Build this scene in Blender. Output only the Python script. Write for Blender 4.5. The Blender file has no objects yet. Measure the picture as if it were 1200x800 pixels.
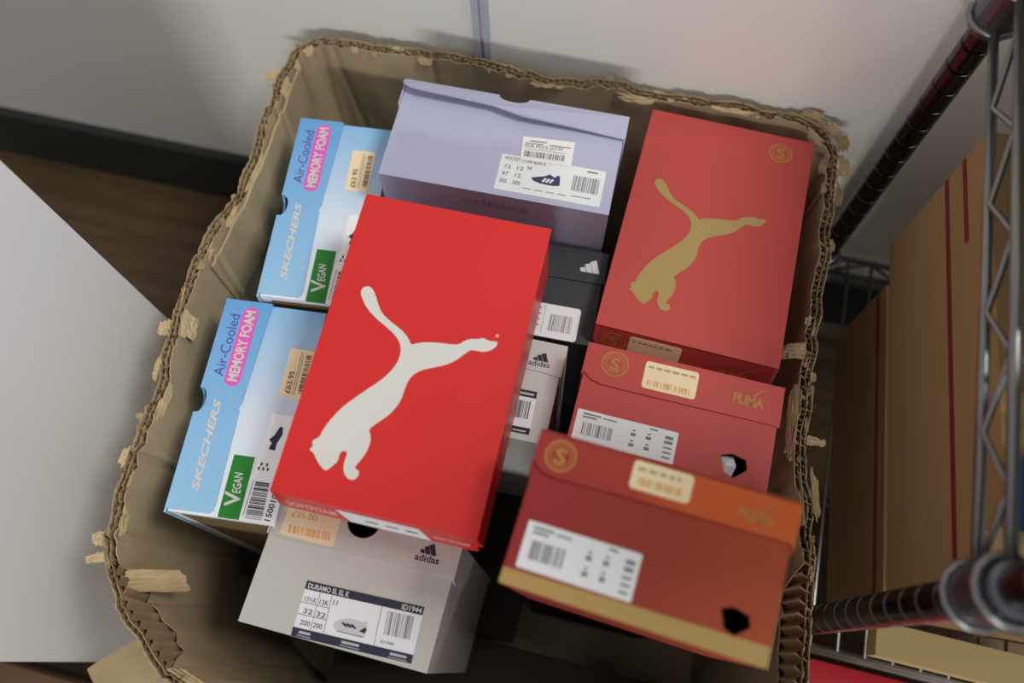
import bpy, math, random
from mathutils import Matrix, Vector, noise

S = 0.01                      # the scene is written in centimetres
CAMZ = 114.2                  # camera height above the floor, cm
scene = bpy.context.scene
col = scene.collection

# ------------------------------------------------------------------ camera
F_PX = 942.212
AX = [(0.9712, 0.2371, -0.0214), (0.2126, -0.9041, -0.3706), (-0.1072, 0.3554, -0.9285)]  # right, down, forward
cam_d = bpy.data.cameras.new('camera')
cam = bpy.data.objects.new('camera', cam_d)
col.objects.link(cam)
right, down, fwd = (Vector(a) for a in AX)
fwd.normalize(); right = (right - fwd * right.dot(fwd)).normalized(); down = fwd.cross(right)
m = Matrix.Identity(4)
for i in range(3):
    m[i][0] = right[i]; m[i][1] = -down[i]; m[i][2] = -fwd[i]
m.translation = Vector((0, 0, CAMZ * S))
cam.matrix_world = m
cam_d.sensor_width = 36.0
cam_d.lens = F_PX / 1200 * 36.0
cam_d.clip_start = 0.02
cam_d.dof.use_dof = True
cam_d.dof.focus_distance = 0.715
cam_d.dof.aperture_fstop = 2.6
scene.camera = cam

# ------------------------------------------------------------------ light
w = bpy.data.worlds.new('room_light'); scene.world = w; w.use_nodes = True
bg = w.node_tree.nodes['Background']
bg.inputs[0].default_value = (0.95, 0.97, 1.0, 1); bg.inputs[1].default_value = 0.30

def ceiling_lamp(loc, size, power, colr=(0.99, 1.0, 0.95)):
    d = bpy.data.lights.new('ceiling_light', 'AREA'); d.shape = 'RECTANGLE'
    d.size, d.size_y = size; d.energy = power; d.color = colr
    o = bpy.data.objects.new('ceiling_light', d); col.objects.link(o)
    o.location = loc
    return o
ceiling_lamp((1.05, 0.36, 2.5), (0.6, 0.5), 27)
ceiling_lamp((0.40, -3.5, 2.3), (1.2, 0.6), 100)

vs = scene.view_settings
vs.view_transform = 'Standard'; vs.look = 'None'; vs.exposure = 0.36; vs.gamma = 1.0; vs.use_curve_mapping = False

# ------------------------------------------------------------------ materials
def lin(c):
    return tuple(((x / 255) / 12.92 if x / 255 <= 0.04045 else ((x / 255 + 0.055) / 1.055) ** 2.4) for x in c)

MATS = {}
def mat(name, rgb, rough=0.5, metal=0.0, spec=0.4, var=0.0, scale=30.0, bump=0.0, bscale=200.0, stretch=(1, 1, 1)):
    if name in MATS: return MATS[name]
    M = bpy.data.materials.new(name); M.use_nodes = True
    nt = M.node_tree; b = nt.nodes['Principled BSDF']
    c = lin(rgb)
    b.inputs['Base Color'].default_value = (*c, 1)
    b.inputs['Roughness'].default_value = rough
    b.inputs['Metallic'].default_value = metal
    b.inputs['Specular IOR Level'].default_value = spec
    if var or bump:
        tc = nt.nodes.new('ShaderNodeTexCoord'); mp = nt.nodes.new('ShaderNodeMapping')
        mp.inputs['Scale'].default_value = stretch
        nt.links.new(tc.outputs['Object'], mp.inputs['Vector'])
    if var:
        n = nt.nodes.new('ShaderNodeTexNoise'); n.inputs['Scale'].default_value = scale; n.inputs['Detail'].default_value = 6
        nt.links.new(mp.outputs[0], n.inputs['Vector'])
        r = nt.nodes.new('ShaderNodeValToRGB')
        r.color_ramp.elements[0].position = 0.3; r.color_ramp.elements[1].position = 0.72
        r.color_ramp.elements[0].color = (*[x * (1 - var) for x in c], 1)
        r.color_ramp.elements[1].color = (*[min(1, x * (1 + var)) for x in c], 1)
        nt.links.new(n.outputs['Fac'], r.inputs['Fac']); nt.links.new(r.outputs['Color'], b.inputs['Base Color'])
    if bump:
        n2 = nt.nodes.new('ShaderNodeTexNoise'); n2.inputs['Scale'].default_value = bscale; n2.inputs['Detail'].default_value = 4
        nt.links.new(mp.outputs[0], n2.inputs['Vector'])
        bp = nt.nodes.new('ShaderNodeBump'); bp.inputs['Strength'].default_value = bump; bp.inputs['Distance'].default_value = 0.002
        nt.links.new(n2.outputs['Fac'], bp.inputs['Height']); nt.links.new(bp.outputs['Normal'], b.inputs['Normal'])
    MATS[name] = M
    return M

def grad_mat(name, stops, axis, lo, hi, rough=0.4, clouds=0.0):
    """A colour that fades from one tone to another along an axis of the box (object coordinates, cm)."""
    if name in MATS: return MATS[name]
    M = bpy.data.materials.new(name); M.use_nodes = True
    nt = M.node_tree; b = nt.nodes['Principled BSDF']; b.inputs['Roughness'].default_value = rough; b.inputs['Specular IOR Level'].default_value = 0.3
    tc = nt.nodes.new('ShaderNodeTexCoord'); sx = nt.nodes.new('ShaderNodeSeparateXYZ')
    nt.links.new(tc.outputs['Object'], sx.inputs[0])
    mr = nt.nodes.new('ShaderNodeMapRange'); mr.inputs['From Min'].default_value = lo * S; mr.inputs['From Max'].default_value = hi * S
    nt.links.new(sx.outputs[axis], mr.inputs['Value'])
    src = mr.outputs['Result']
    if clouds:
        n = nt.nodes.new('ShaderNodeTexNoise'); n.inputs['Scale'].default_value = 14; n.inputs['Detail'].default_value = 3
        nt.links.new(tc.outputs['Object'], n.inputs['Vector'])
        a = nt.nodes.new('ShaderNodeMath'); a.operation = 'MULTIPLY_ADD'; a.inputs[1].default_value = clouds; a.inputs[2].default_value = -clouds / 2
        nt.links.new(n.outputs['Fac'], a.inputs[0])
        ad = nt.nodes.new('ShaderNodeMath'); ad.operation = 'ADD'
        nt.links.new(src, ad.inputs[0]); nt.links.new(a.outputs[0], ad.inputs[1]); src = ad.outputs[0]
    r = nt.nodes.new('ShaderNodeValToRGB')
    while len(r.color_ramp.elements) < len(stops): r.color_ramp.elements.new(0.5)
    for e, (p, c) in zip(r.color_ramp.elements, stops):
        e.position = p; e.color = (*lin(c), 1)
    nt.links.new(src, r.inputs['Fac']); nt.links.new(r.outputs['Color'], b.inputs['Base Color'])
    MATS[name] = M
    return M

WHITE_INK = mat('white_ink', (210, 207, 202), 0.5)
GREY_INK = mat('grey_ink', (120, 120, 124), 0.6)
BLACK_INK = mat('black_ink', (38, 38, 44), 0.6)
NAVY_INK = mat('navy_ink', (42, 44, 66), 0.6)
EMBLEM_INK = mat('dull_gold_ink', (176, 122, 58), 0.5)
GOLD_INK = mat('gold_ink', (172, 146, 90), 0.42, 0.15)
STICKER = mat('sticker_paper', (228, 228, 230), 0.55)
CREAM = mat('price_sticker_paper', (240, 218, 178), 0.55)
ORANGE_INK = mat('orange_ink', (222, 160, 92), 0.6)
BROWN_INK = mat('brown_ink', (110, 88, 62), 0.6)
PURPLE_INK = mat('violet_ink', (84, 74, 176), 0.5)
PINK = mat('pink_ink', (226, 92, 190), 0.45)
GREEN = mat('green_ink', (36, 126, 40), 0.4)
DARK = mat('dark_interior', (40, 34, 28), 0.9)
KRAFT = mat('kraft_liner', (178, 156, 120), 0.85, var=0.13, scale=9, bump=0.35, bscale=60, spec=0.2, stretch=(1, 1, 0.35))
KRAFT_IN = mat('kraft_inner_liner', (178, 158, 126), 0.85, var=0.16, scale=7, bump=0.4, bscale=45, spec=0.2, stretch=(1, 1, 0.3))
TORN = mat('torn_kraft', (196, 172, 134), 0.95, var=0.12, scale=40, bump=0.6, bscale=300, spec=0.1)
FLUTE = mat('kraft_fluting', (160, 138, 106), 0.95, var=0.15, scale=50, spec=0.1)
SHELF_CARTON = mat('shelf_carton_board', (178, 146, 100), 0.8, var=0.06, scale=6, spec=0.2)

# ------------------------------------------------------------------ mesh helpers
class MB:
    def __init__(s): s.v = []; s.f = []
    def add(s, vs, fs):
        k = len(s.v); s.v += [tuple(v) for v in vs]; s.f += [tuple(i + k for i in f) for f in fs]
    def box(s, x0, x1, y0, y1, z0, z1):
        s.add([(x0, y0, z0), (x1, y0, z0), (x1, y1, z0), (x0, y1, z0), (x0, y0, z1), (x1, y0, z1), (x1, y1, z1), (x0, y1, z1)],
              [(0, 3, 2, 1), (4, 5, 6, 7), (0, 1, 5, 4), (1, 2, 6, 5), (2, 3, 7, 6), (3, 0, 4, 7)])
    def prism(s, poly, n0, n1, fr):
        """poly: outline in face coordinates (u, v); fr(u, v, n) -> point. Extruded from n0 to n1."""
        area = sum(poly[i][0] * poly[(i + 1) % len(poly)][1] - poly[(i + 1) % len(poly)][0] * poly[i][1] for i in range(len(poly)))
        if area < 0: poly = poly[::-1]
        k = len(poly)
        vs = [fr(u, v, n0) for u, v in poly] + [fr(u, v, n1) for u, v in poly]
        s.add(vs, [tuple(range(k, 2 * k)), tuple(range(k - 1, -1, -1))] + [(i, (i + 1) % k, k + (i + 1) % k, k + i) for i in range(k)])
    def tube(s, pts, r, n=8, close=False):
        pts = [Vector(p) for p in pts]; rings = []
        for i, p in enumerate(pts):
            a = pts[i - 1] if i else (pts[-1] if close else p); b = pts[i + 1] if i + 1 < len(pts) else (pts[0] if close else p)
            t = (b - a).normalized(); ref = Vector((0, 0, 1)) if abs(t.z) < .9 else Vector((1, 0, 0))
            x = t.cross(ref).normalized(); y = t.cross(x)
            rings.append([p + (x * math.cos(2 * math.pi * j / n) + y * math.sin(2 * math.pi * j / n)) * r for j in range(n)])
        vs = [q for g in rings for q in g]; fs = []
        k = len(rings)
        for i in range(k if close else k - 1):
            for j in range(n):
                i2 = (i + 1) % k
                fs.append((i * n + j, i * n + (j + 1) % n, i2 * n + (j + 1) % n, i2 * n + j))
        if not close: fs += [tuple(range(n - 1, -1, -1)), tuple((k - 1) * n + j for j in range(n))]
        s.add(vs, fs)
    def lathe(s, prof, cx, cy, n=24):
        vs = []; fs = []
        for r, z in prof:
            vs += [(cx + r * math.cos(2 * math.pi * j / n), cy + r * math.sin(2 * math.pi * j / n), z) for j in range(n)]
        for i in range(len(prof) - 1):
            for j in range(n): fs.append((i * n + j, i * n + (j + 1) % n, (i + 1) * n + (j + 1) % n, (i + 1) * n + j))
        fs += [tuple(range(n - 1, -1, -1)), tuple((len(prof) - 1) * n + j for j in range(n))]
        s.add(vs, fs)
    def build(s, name, material, parent=None, smooth=False):
        me = bpy.data.meshes.new(name)
        me.from_pydata([(x * S, y * S, z * S) for x, y, z in s.v], [], s.f)
        me.update()
        if smooth: me.polygons.foreach_set('use_smooth', [True] * len(me.polygons))
        me.materials.append(material)
        o = bpy.data.objects.new(name, me); col.objects.link(o)
        if parent is not None: o.parent = parent
        return o

def tag(o, label=None, cat=None, group=None, kind=None):
    if label: o['label'] = label
    if cat: o['category'] = cat
    if group: o['group'] = group
    if kind: o['kind'] = kind
    return o

def empty(name, matrix):
    o = bpy.data.objects.new(name, None); col.objects.link(o); o.matrix_world = matrix
    o.empty_display_size = 0.05
    return o

TEXT_CACHE = {}
def text_geo(body, bold=0.0, shear=0.0):
    key = (body, bold, shear)
    if key not in TEXT_CACHE:
        c = bpy.data.curves.new('lettering', 'FONT'); c.body = body; c.size = 1; c.offset = bold; c.shear = shear
        c.resolution_u = 3; c.fill_mode = 'FRONT'
        o = bpy.data.objects.new('lettering', c); col.objects.link(o)
        bpy.context.view_layer.update()
        me = bpy.data.meshes.new_from_object(o.evaluated_get(bpy.context.evaluated_depsgraph_get()))
        vs = [(v.co.x, v.co.y) for v in me.vertices]; fs = [tuple(p.vertices) for p in me.polygons]
        bpy.data.objects.remove(o); bpy.data.curves.remove(c); bpy.data.meshes.remove(me)
        TEXT_CACHE[key] = (vs, fs)
    return TEXT_CACHE[key]

def put_text(mb, body, a, b, h, n, fr, bold=0.0, shear=0.0):
    """Lettering from baseline point a to b (face coordinates), cap height h."""
    vs, fs = text_geo(body, bold, shear)
    x0 = min(v[0] for v in vs); x1 = max(v[0] for v in vs); y1 = max(v[1] for v in vs); y0 = max(0.0, 0.0)
    dx, dy = b[0] - a[0], b[1] - a[1]; L = math.hypot(dx, dy); dx /= L; dy /= L
    out = []
    for x, y in vs:
        p = (x - x0) / (x1 - x0) * L; q = (y - y0) / (y1 - y0) * h
        out.append(fr(a[0] + dx * p - dy * q, a[1] + dy * p + dx * q, n))
    mb.add(out, fs)

def bars(mb, corners, n, fr, seed=1, count=26, vertical=False):
    """A barcode across a quad (corners: start-top, end-top, end-bottom, start-bottom)."""
    rnd = random.Random(seed); (a, b, c, d) = corners; t = 0.0
    units = [rnd.choice((1, 1, 2, 3)) for _ in range(count * 2)]; tot = sum(units)
    lerp = lambda p, q, t: (p[0] + (q[0] - p[0]) * t, p[1] + (q[1] - p[1]) * t)
    for i, uu in enumerate(units):
        t2 = t + uu / tot
        if i % 2 == 0:
            q = [lerp(a, b, t), lerp(a, b, t2), lerp(d, c, t2), lerp(d, c, t)]
            mb.add([fr(x, y, n) for x, y in q], [(3, 2, 1, 0)])
        t = t2

def dash(mb, a, b, h, n, fr):
    dx, dy = b[0] - a[0], b[1] - a[1]; L = math.hypot(dx, dy); nx, ny = -dy / L * h, dx / L * h
    mb.add([fr(*a, n), fr(*b, n), fr(b[0] + nx, b[1] + ny, n), fr(a[0] + nx, a[1] + ny, n)], [(0, 1, 2, 3)])

def rrect(u0, u1, v0, v1, r=0.3, k=4):
    out = []
    for cx, cy, a0 in ((u1 - r, v1 - r, 0), (u0 + r, v1 - r, 90), (u0 + r, v0 + r, 180), (u1 - r, v0 + r, 270)):
        for i in range(k + 1):
            a = math.radians(a0 + 90 * i / k); out.append((cx + r * math.cos(a), cy + r * math.sin(a)))
    return out

def adidas_bars(mb, u0, u1, v0, v1, n, fr):
    W, H = u1 - u0, v1 - v0
    for bx, wd, top in ((0.0, .26, .36), (.30, .28, .70), (.62, .30, 1.0)):
        sl = .42 * top
        pts = [(bx + .08, 0), (bx + wd + .08, 0), (bx + wd + .08 - sl * .62, top), (bx + .08 - sl * .62 + .02, top * .80 if top > .5 else top * .7)]
        mb.add([fr(u0 + max(0, x) * W, v0 + y * H, n) for x, y in pts], [(0, 1, 2, 3)])

# outline of the leaping cat on the red boxes, cm from the middle of the lid
CAT = [(-5.97, 3.98), (-5.91, 4.4), (-5.57, 4.65), (-5.16, 4.57), (-4.73, 4.1), (-4.27, 3.32), (-3.75, 2.6), (-2.84, 2.04), (-1.81, 1.56), (-1.12, 1.06), (-0.69, 0.46), (-0.25, 0.74), (0.46, 0.97), (1.51, 1.15), (2.49, 1.21), (3.01, 1.32), (3.44, 1.78), (3.93, 2.03), (4.4, 2.09), (4.78, 2.31), (5.09, 2.19), (5.54, 2.15), (5.96, 2.24), (6.02, 1.98), (5.83, 1.6), (5.43, 1.26), (4.92, 1.12), (4.37, 1.12), (4.05, 1.11), (3.63, 0.61), (3.13, -0.02), (2.4, -0.57), (1.43, -1.01), (0.66, -1.38), (0.13, -1.86), (-0.14, -2.48), (-0.21, -3.16), (-0.24, -4.05), (-0.52, -4.84), (-0.91, -5.51), (-1.48, -6.14), (-2.09, -6.86), (-1.81, -7.22), (-1.65, -7.76), (-1.7, -8.47), (-1.92, -9.15), (-2.23, -9.75), (-2.26, -10.0), (-1.93, -10.05), (-1.79, -10.37), (-1.93, -10.76), (-2.3, -10.92), (-2.7, -10.79), (-3.05, -10.35), (-3.19, -9.75), (-3.14, -9.22), (-3.2, -8.87), (-3.56, -8.89), (-3.72, -9.2), (-3.66, -9.75), (-3.95, -10.17), (-4.3, -10.63), (-4.59, -10.59), (-5.07, -10.22), (-5.37, -9.93), (-5.64, -9.57), (-6.14, -9.36), (-5.86, -9.09), (-6.09, -8.71), (-5.9, -8.5), (-5.62, -8.29), (-5.53, -7.73), (-5.25, -6.91), (-4.72, -5.82), (-4.02, -4.89), (-3.21, -3.94), (-2.38, -3.04), (-1.76, -2.16), (-1.36, -1.24), (-1.31, -0.25), (-1.62, 0.49), (-2.23, 1.05), (-3.16, 1.59), (-4.22, 2.14), (-5.09, 2.78), (-5.68, 3.49)]
def chaikin(p):
    out = []
    for i in range(len(p)):
        a, b = p[i], p[(i + 1) % len(p)]
        out += [(a[0] * .75 + b[0] * .25, a[1] * .75 + b[1] * .25), (a[0] * .25 + b[0] * .75, a[1] * .25 + b[1] * .75)]
    return out

def rot(yaw, tx, ty):
    return (Matrix.Rotation(math.radians(yaw), 4, 'Z') @ Matrix.Rotation(math.radians(tx), 4, 'X') @ Matrix.Rotation(math.radians(ty), 4, 'Y'))

# ------------------------------------------------------------------ the setting
WALL_Y = 59.0
mb = MB(); mb.box(-260, 220, -260, WALL_Y, -4, 0)
FLOOR_M = mat('dark_wood_floor', (88, 68, 44), 0.45, var=0.35, scale=5, bump=0.1, bscale=20, stretch=(1.2, 9, 1))
tag(mb.build('floor', FLOOR_M), kind='structure')
WALL_M = mat('painted_wall_panel', (240, 237, 231), 0.6, var=0.015, scale=3)
mb = MB(); mb.box(-260, -20.0, WALL_Y, WALL_Y + 6, 0, 270); mb.box(-18.3, 220, WALL_Y, WALL_Y + 6, 0, 270)
mb.box(-20.0, -18.3, WALL_Y + 1, WALL_Y + 6, 0, 270)
tag(mb.build('wall_back', WALL_M), kind='structure')
TRIM_M = mat('grey_joint_strip', (186, 190, 204), 0.4)
mb = MB(); mb.box(-20.1, -19.3, WALL_Y - .25, WALL_Y + 1, 12.9, 270); mb.box(-19.0, -18.2, WALL_Y - .25, WALL_Y + 1, 12.9, 270)
mb.box(-19.3, -19.0, WALL_Y + .1, WALL_Y + 1, 12.9, 270)
tag(mb.build('trim_1', TRIM_M), kind='structure')
mb = MB(); mb.prism([(WALL_Y, 0), (WALL_Y - 1.2, 0), (WALL_Y - 1.2, 12.2), (WALL_Y - .8, 12.7), (WALL_Y, 12.7)], -260, 220, lambda u, v, n: (n, u, v))
tag(mb.build('baseboard_back', mat('dark_baseboard', (44, 46, 44), 0.5)), kind='structure')

# ------------------------------------------------------------------ the big torn carton
ctrl = [(-28.2, -7.6), (-32.6, -4.8), (-36.6, -0.8), (-38.1, 4.0), (-38.3, 14.0), (-39.6, 25.0), (-38.9, 40.0), (-39.3, 53.4), (-38.0, 56.0), (-33.0, 56.8), (-15.0, 57.2),
        (4.0, 57.4), (14.0, 57.4), (17.4, 56.3), (18.9, 53.2), (19.0, 42.0), (18.8, 30.0), (19.1, 22.0), (20.4, 14.6), (21.0, 6.0), (21.2, -5.0), (19.6, -8.6),
        (14.0, -9.6), (0.0, -10.0), (-15.0, -9.8), (-24.0, -8.8)]
def loop_points(step=0.3):
    n = len(ctrl); out = []
    for i in range(n):
        p0, p1, p2, p3 = (Vector((*ctrl[(i + k) % n], 0)) for k in (-1, 0, 1, 2))
        m_ = max(2, int((p2 - p1).length / step))
        for j in range(m_):
            t = j / m_
            a = .5 * ((2 * p1) + (p2 - p0) * t + (2 * p0 - 5 * p1 + 4 * p2 - p3) * t * t + (-p0 + 3 * p1 - 3 * p2 + p3) * t ** 3)
            # keep the straight stretches straight
            l_ = p1.lerp(p2, t); out.append((a * .5 + l_ * .5, i))
    return out
LP = loop_points()
NP = len(LP)
PTS = [p for p, i in LP]
NRM = []
for i in range(NP):
    d_ = (PTS[(i + 1) % NP] - PTS[i - 1]).normalized(); NRM.append(Vector((-d_.y, d_.x, 0)))
ARC = [0.0]
for i in range(1, NP): ARC.append(ARC[-1] + (PTS[i] - PTS[i - 1]).length)
def idx_of(c): return next(k for k, (p, i) in enumerate(LP) if i == c)
RIM = CAMZ - 69.5
def ns(a, b=0.0, c=0.0): return noise.noise(Vector((a, b, c)))
def rim_z(i):
    s = ARC[i % NP]; return RIM + 1.0 * ns(s * .11, 3.1) + .5 * ns(s * .5, 7.7) - .9 * max(0, ns(s * .3, 21.0) - .1)
CREASES = [(idx_of(8) + 5, .38), (idx_of(8) + 10, .3), (idx_of(6) + 20, .3), (idx_of(5) + 14, .22), (idx_of(3) + 16, .3), (idx_of(2) + 8, .35), (idx_of(9) + 30, .2), (idx_of(14) + 12, .3), (idx_of(1) + 6, .3), (idx_of(25) + 4, .3)]
def warp(i, z):
    s = ARC[i % NP]; k = max(0.0, z) / RIM
    cr = sum(a * max(0, 1 - abs(s - ARC[c] - .06 * (RIM - z) * (1 if c % 2 else -1)) / .55) for c, a in CREASES)
    return cr + (.45 * ns(s * .09, z * .07, 2.2) + .3 * ns(s * .35, z * .12, 5.1)) * k
def sheet(mb, i0, i1, o0, o1, ztop, zbot, rows=12):
    """A paper liner: a thin closed sheet that follows the loop from i0 to i1, offsets o0..o1 from the wall's middle."""
    grid = []
    for i in range(i0, i1 + 1):
        p, nn = PTS[i % NP], NRM[i % NP]; zt = ztop(i); zb = zbot(i) if callable(zbot) else zbot; colm = []
        for side in (o0, o1):
            for r in range(rows + 1):
                z = zb + (zt - zb) * (r / rows) ** .8
                q = p + nn * (side + warp(i, z)); colm.append((q.x, q.y, z))
        grid.append(colm)
    R_ = rows + 1; vs = [v for c in grid for v in c]; fs = []; C_ = 2 * R_
    for a in range(len(grid) - 1):
        for r in range(rows):
            fs.append((a * C_ + r, a * C_ + r + 1, (a + 1) * C_ + r + 1, (a + 1) * C_ + r))
            fs.append((a * C_ + R_ + r, (a + 1) * C_ + R_ + r, (a + 1) * C_ + R_ + r + 1, a * C_ + R_ + r + 1))
        t0, t1 = a * C_ + rows, a * C_ + R_ + rows
        fs.append((t0, t1, t1 + C_, t0 + C_)); b0, b1 = a * C_, a * C_ + R_
        fs.append((b0, b0 + C_, b1 + C_, b1))
    for a in (0, len(grid) - 1):
        for r in range(rows):
            q = (a * C_ + r, a * C_ + R_ + r, a * C_ + R_ + r + 1, a * C_ + r + 1); fs.append(q if a == 0 else q[::-1])
    mb.add(vs, fs)
def flutes(mb, i0, i1, o0, o1, lam, ztop, depth):
    """The wavy paper between two liners, near the rim."""
    s0, s1 = ARC[i0], ARC[min(i1, NP - 1)]; n = int((s1 - s0) / lam * 8); cols = []; k = i0
    for j in range(n + 1):
        s = s0 + (s1 - s0) * j / n
        while k < min(i1, NP - 1) - 1 and ARC[k + 1] < s: k += 1
        t = (s - ARC[k]) / max(1e-6, ARC[k + 1] - ARC[k]) if k + 1 < NP else 0
        p = PTS[k].lerp(PTS[(k + 1) % NP], t); nn = NRM[k].lerp(NRM[(k + 1) % NP], t)
        o = (o0 + o1) / 2 + (o1 - o0) / 2 * math.sin(2 * math.pi * s / lam)
        zt = ztop(k); c = []
        for r in range(4):
            z = zt - depth(k) * (1 - r / 3); q = p + nn * (o + warp(k, z)); c.append((q.x, q.y, z))
        cols.append(c)
    vs = [v for c in cols for v in c]
    mb.add(vs, [(a * 4 + r, (a + 1) * 4 + r, (a + 1) * 4 + r + 1, a * 4 + r + 1) for a in range(len(cols) - 1) for r in range(3)])

carton = empty('cardboard_carton', Matrix.Identity(4))
tag(carton, 'large open brown cardboard carton with a ragged torn rim, full of shoe boxes', 'carton')
peel_a = (idx_of(0), idx_of(2) - 1)       # inner paper torn away at the front left corner
peel_b = (idx_of(18) + 6, idx_of(19) + 16)
def peeled(i):
    for a, b, dp in ((*peel_a, 6.2), (*peel_b, 6.0)):
        if a + 1 <= i <= b: 
            t = (i - a) / (b - a); return dp * min(1, 5 * t, 5 * (1 - t)) * (.82 + .3 * ns(i * .2, 9.0))
    return 0.0
def top_of(k):
    return lambda i: rim_z(i) + .38 * ns(ARC[i % NP] * 1.6, k * 5.3) + .22 * ns(ARC[i % NP] * 5.1, k * 3.7)
walls = (('left', 0, idx_of(8) + 2), ('back', idx_of(8) + 2, idx_of(13) + 4), ('right', idx_of(13) + 4, idx_of(21) + 4), ('front', idx_of(21) + 4, NP))
for wn, a, b in walls:
    mb = MB(); sheet(mb, a, b, .46, .54, top_of(1), 0.3)
    wall = mb.build('carton_wall', KRAFT, carton, smooth=False)
    mb = MB(); sheet(mb, a, b, -.54, -.46, lambda i: top_of(2)(i) - peeled(i % NP), 0.3, 16)
    mb.build('inner_liner', KRAFT_IN, wall)
    mb = MB(); sheet(mb, a, b, .06, .12, lambda i: top_of(3)(i) - .15, lambda i: top_of(3)(i) - 9, 3)
    mb.build('middle_liner', KRAFT, wall)
    mb = MB(); flutes(mb, a, b, -.46, .06, 1.05, lambda i: top_of(4)(i) - .12, lambda i: 9.0)
    flutes(mb, a, b, .12, .46, .66, lambda i: top_of(5)(i) - .12, lambda i: 4.0)
    mb.build('corrugated_core', FLUTE, wall)
mb = MB(); base = [(p.x, p.y) for p in PTS[::6]]
mb.prism(base, .35, .7, lambda u, v, n: (u, v, n)); mb.build('bottom_panel', KRAFT_IN, carton)

def scrap(pos, u, v, wd, ln, curl=0.0, seed=0, name='torn_paper', m_=TORN, th=.07, ragged=.3, mid=0.0):
    """A torn flap of paper: starts at pos, runs along v for ln and across u for wd, curling by curl radians."""
    u = Vector(u).normalized(); v = Vector(v); v = (v - u * v.dot(u)).normalized(); n = u.cross(v); A, Bn = 7, 8
    rows = []
    for j in range(Bn + 1):
        t = j / Bn; ang = curl * t
        rows.append((t, ang))
    vs = []; p = Vector(pos); q = p.copy(); step = ln / Bn
    top = []; bot = []
    for j in range(Bn + 1):
        t, ang = rows[j]
        d_ = v * math.cos(ang) + n * math.sin(ang); nn = n * math.cos(ang) - v * math.sin(ang)
        if j: q = q + d_ * step
        w2 = wd * (1 - .35 * t * t) * (1 + ragged * ns(j * .9, seed * 3.3))
        sh = ragged * wd * .4 * ns(j * .6, seed * 7.1, 4)
        for i in range(A + 1):
            x = (i / A - .5) * w2 + sh
            e = ragged * 1.1 * ns(i * 1.3, seed * 2.7, 8) * step * (1.5 if j == Bn else 0)
            c = q + u * x + d_ * e + nn * (mid * math.sin(math.pi * i / A) + .12 * ns(i * .7, j * .7, seed))
            top.append(c); bot.append(c - nn * th)
    K = A + 1; N_ = K * (Bn + 1); fs = []
    for j in range(Bn):
        for i in range(A):
            a = j * K + i; fs.append((a, a + 1, a + K + 1, a + K)); fs.append((N_ + a, N_ + a + K, N_ + a + K + 1, N_ + a + 1))
    edge = [i for i in range(K)] + [j * K + A for j in range(1, Bn + 1)] + [Bn * K + i for i in range(A - 1, -1, -1)] + [j * K for j in range(Bn - 1, 0, -1)]
    for i in range(len(edge)):
        a, b = edge[i], edge[(i + 1) % len(edge)]; fs.append((a, N_ + a, N_ + b, b))
    mb = MB(); mb.add(top + bot, fs)
    return mb.build(name, m_, carton)
Z = RIM
def near(x, y): return min(range(NP), key=lambda i: (PTS[i].x - x) ** 2 + (PTS[i].y - y) ** 2)
def rim_scrap(x, y, side, wd, ln, down, curl, seed, m_=TORN, ragged=.35, drop=0.0, mid=0.0, name='torn_paper'):
    """Paper torn loose at the rim: side -1 leans into the carton, +1 outside; down 0..1 says how steeply it hangs."""
    i = near(x, y); z = rim_z(i) + .1 - drop; t = (PTS[(i + 1) % NP] - PTS[i - 1]).normalized()
    p = PTS[i] + NRM[i] * (side * .56 + warp(i, z)); v = NRM[i] * side * (1 - down) + Vector((0, 0, -1)) * down
    n = t.cross(v)
    if n.z < 0: t = -t
    return scrap((p.x, p.y, z), t, v, wd, ln, curl, seed, name, m_, .07, ragged, mid)
big = [(-39.2, 49.6, -1, 2.2, 2.7, .75, -.3), (-39.9, 50.8, 1, 1.6, 1.2, .2, .5), (-39.0, 53.0, -1, 1.0, 1.3, .7, -.4), (-38.4, 55.2, -1, 1.2, 1.0, .6, -.5),
       (-38.9, 38.8, -1, 4.4, .9, .7, -.3), (-39.2, 33.4, -1, 2.2, 1.1, .7, -.5), (-39.6, 29.0, -1, 4.0, .7, .7, -.3), (-39.5, 21.0, -1, 2.6, 2.0, .6, -.3), (-39.5, 20.4, 1, 1.6, 1.3, .35, .3),
       (-38.3, 13.8, -1, 3.6, .9, .75, -.2), (-38.4, 16.8, 1, 2.4, .5, .3, .4), (-38.2, 8.0, 1, 1.8, .6, .3, .6), (-38.0, 2.8, -1, 3.4, .9, .85, -.2), (-37.0, -.4, 1, .9, 1.7, .25, .3),
       (-37.6, 1.2, 1, 1.3, .9, .2, .5), (-33.0, 56.8, -1, .8, 1.0, .8, -.2), (-25.0, 57.0, -1, 1.7, .7, .6, -.2), (-1.8, 57.3, -1, 4.0, .8, .6, -.3), (8.0, 57.3, -1, 4.5, .5, .6, -.3), (-12, 57.2, -1, 2.4, .4, .6, -.3)]
for k, (x, y, sd, wd, ln, dn, cu) in enumerate(big): rim_scrap(x, y, sd, wd, ln, dn, cu, k + 1)
rnd = random.Random(5)
for k in range(64):
    i = rnd.randrange(idx_of(2), idx_of(19)); sd = rnd.choice((-1, 1))
    rim_scrap(PTS[i].x, PTS[i].y, sd * rnd.uniform(.2, 1), rnd.uniform(.4, 1.5), rnd.uniform(.25, .6), rnd.uniform(.1, .7), rnd.uniform(-.6, .6), 100 + k, m_=rnd.choice((TORN, KRAFT, FLUTE)), ragged=.6, drop=rnd.uniform(-.1, .3))
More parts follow.
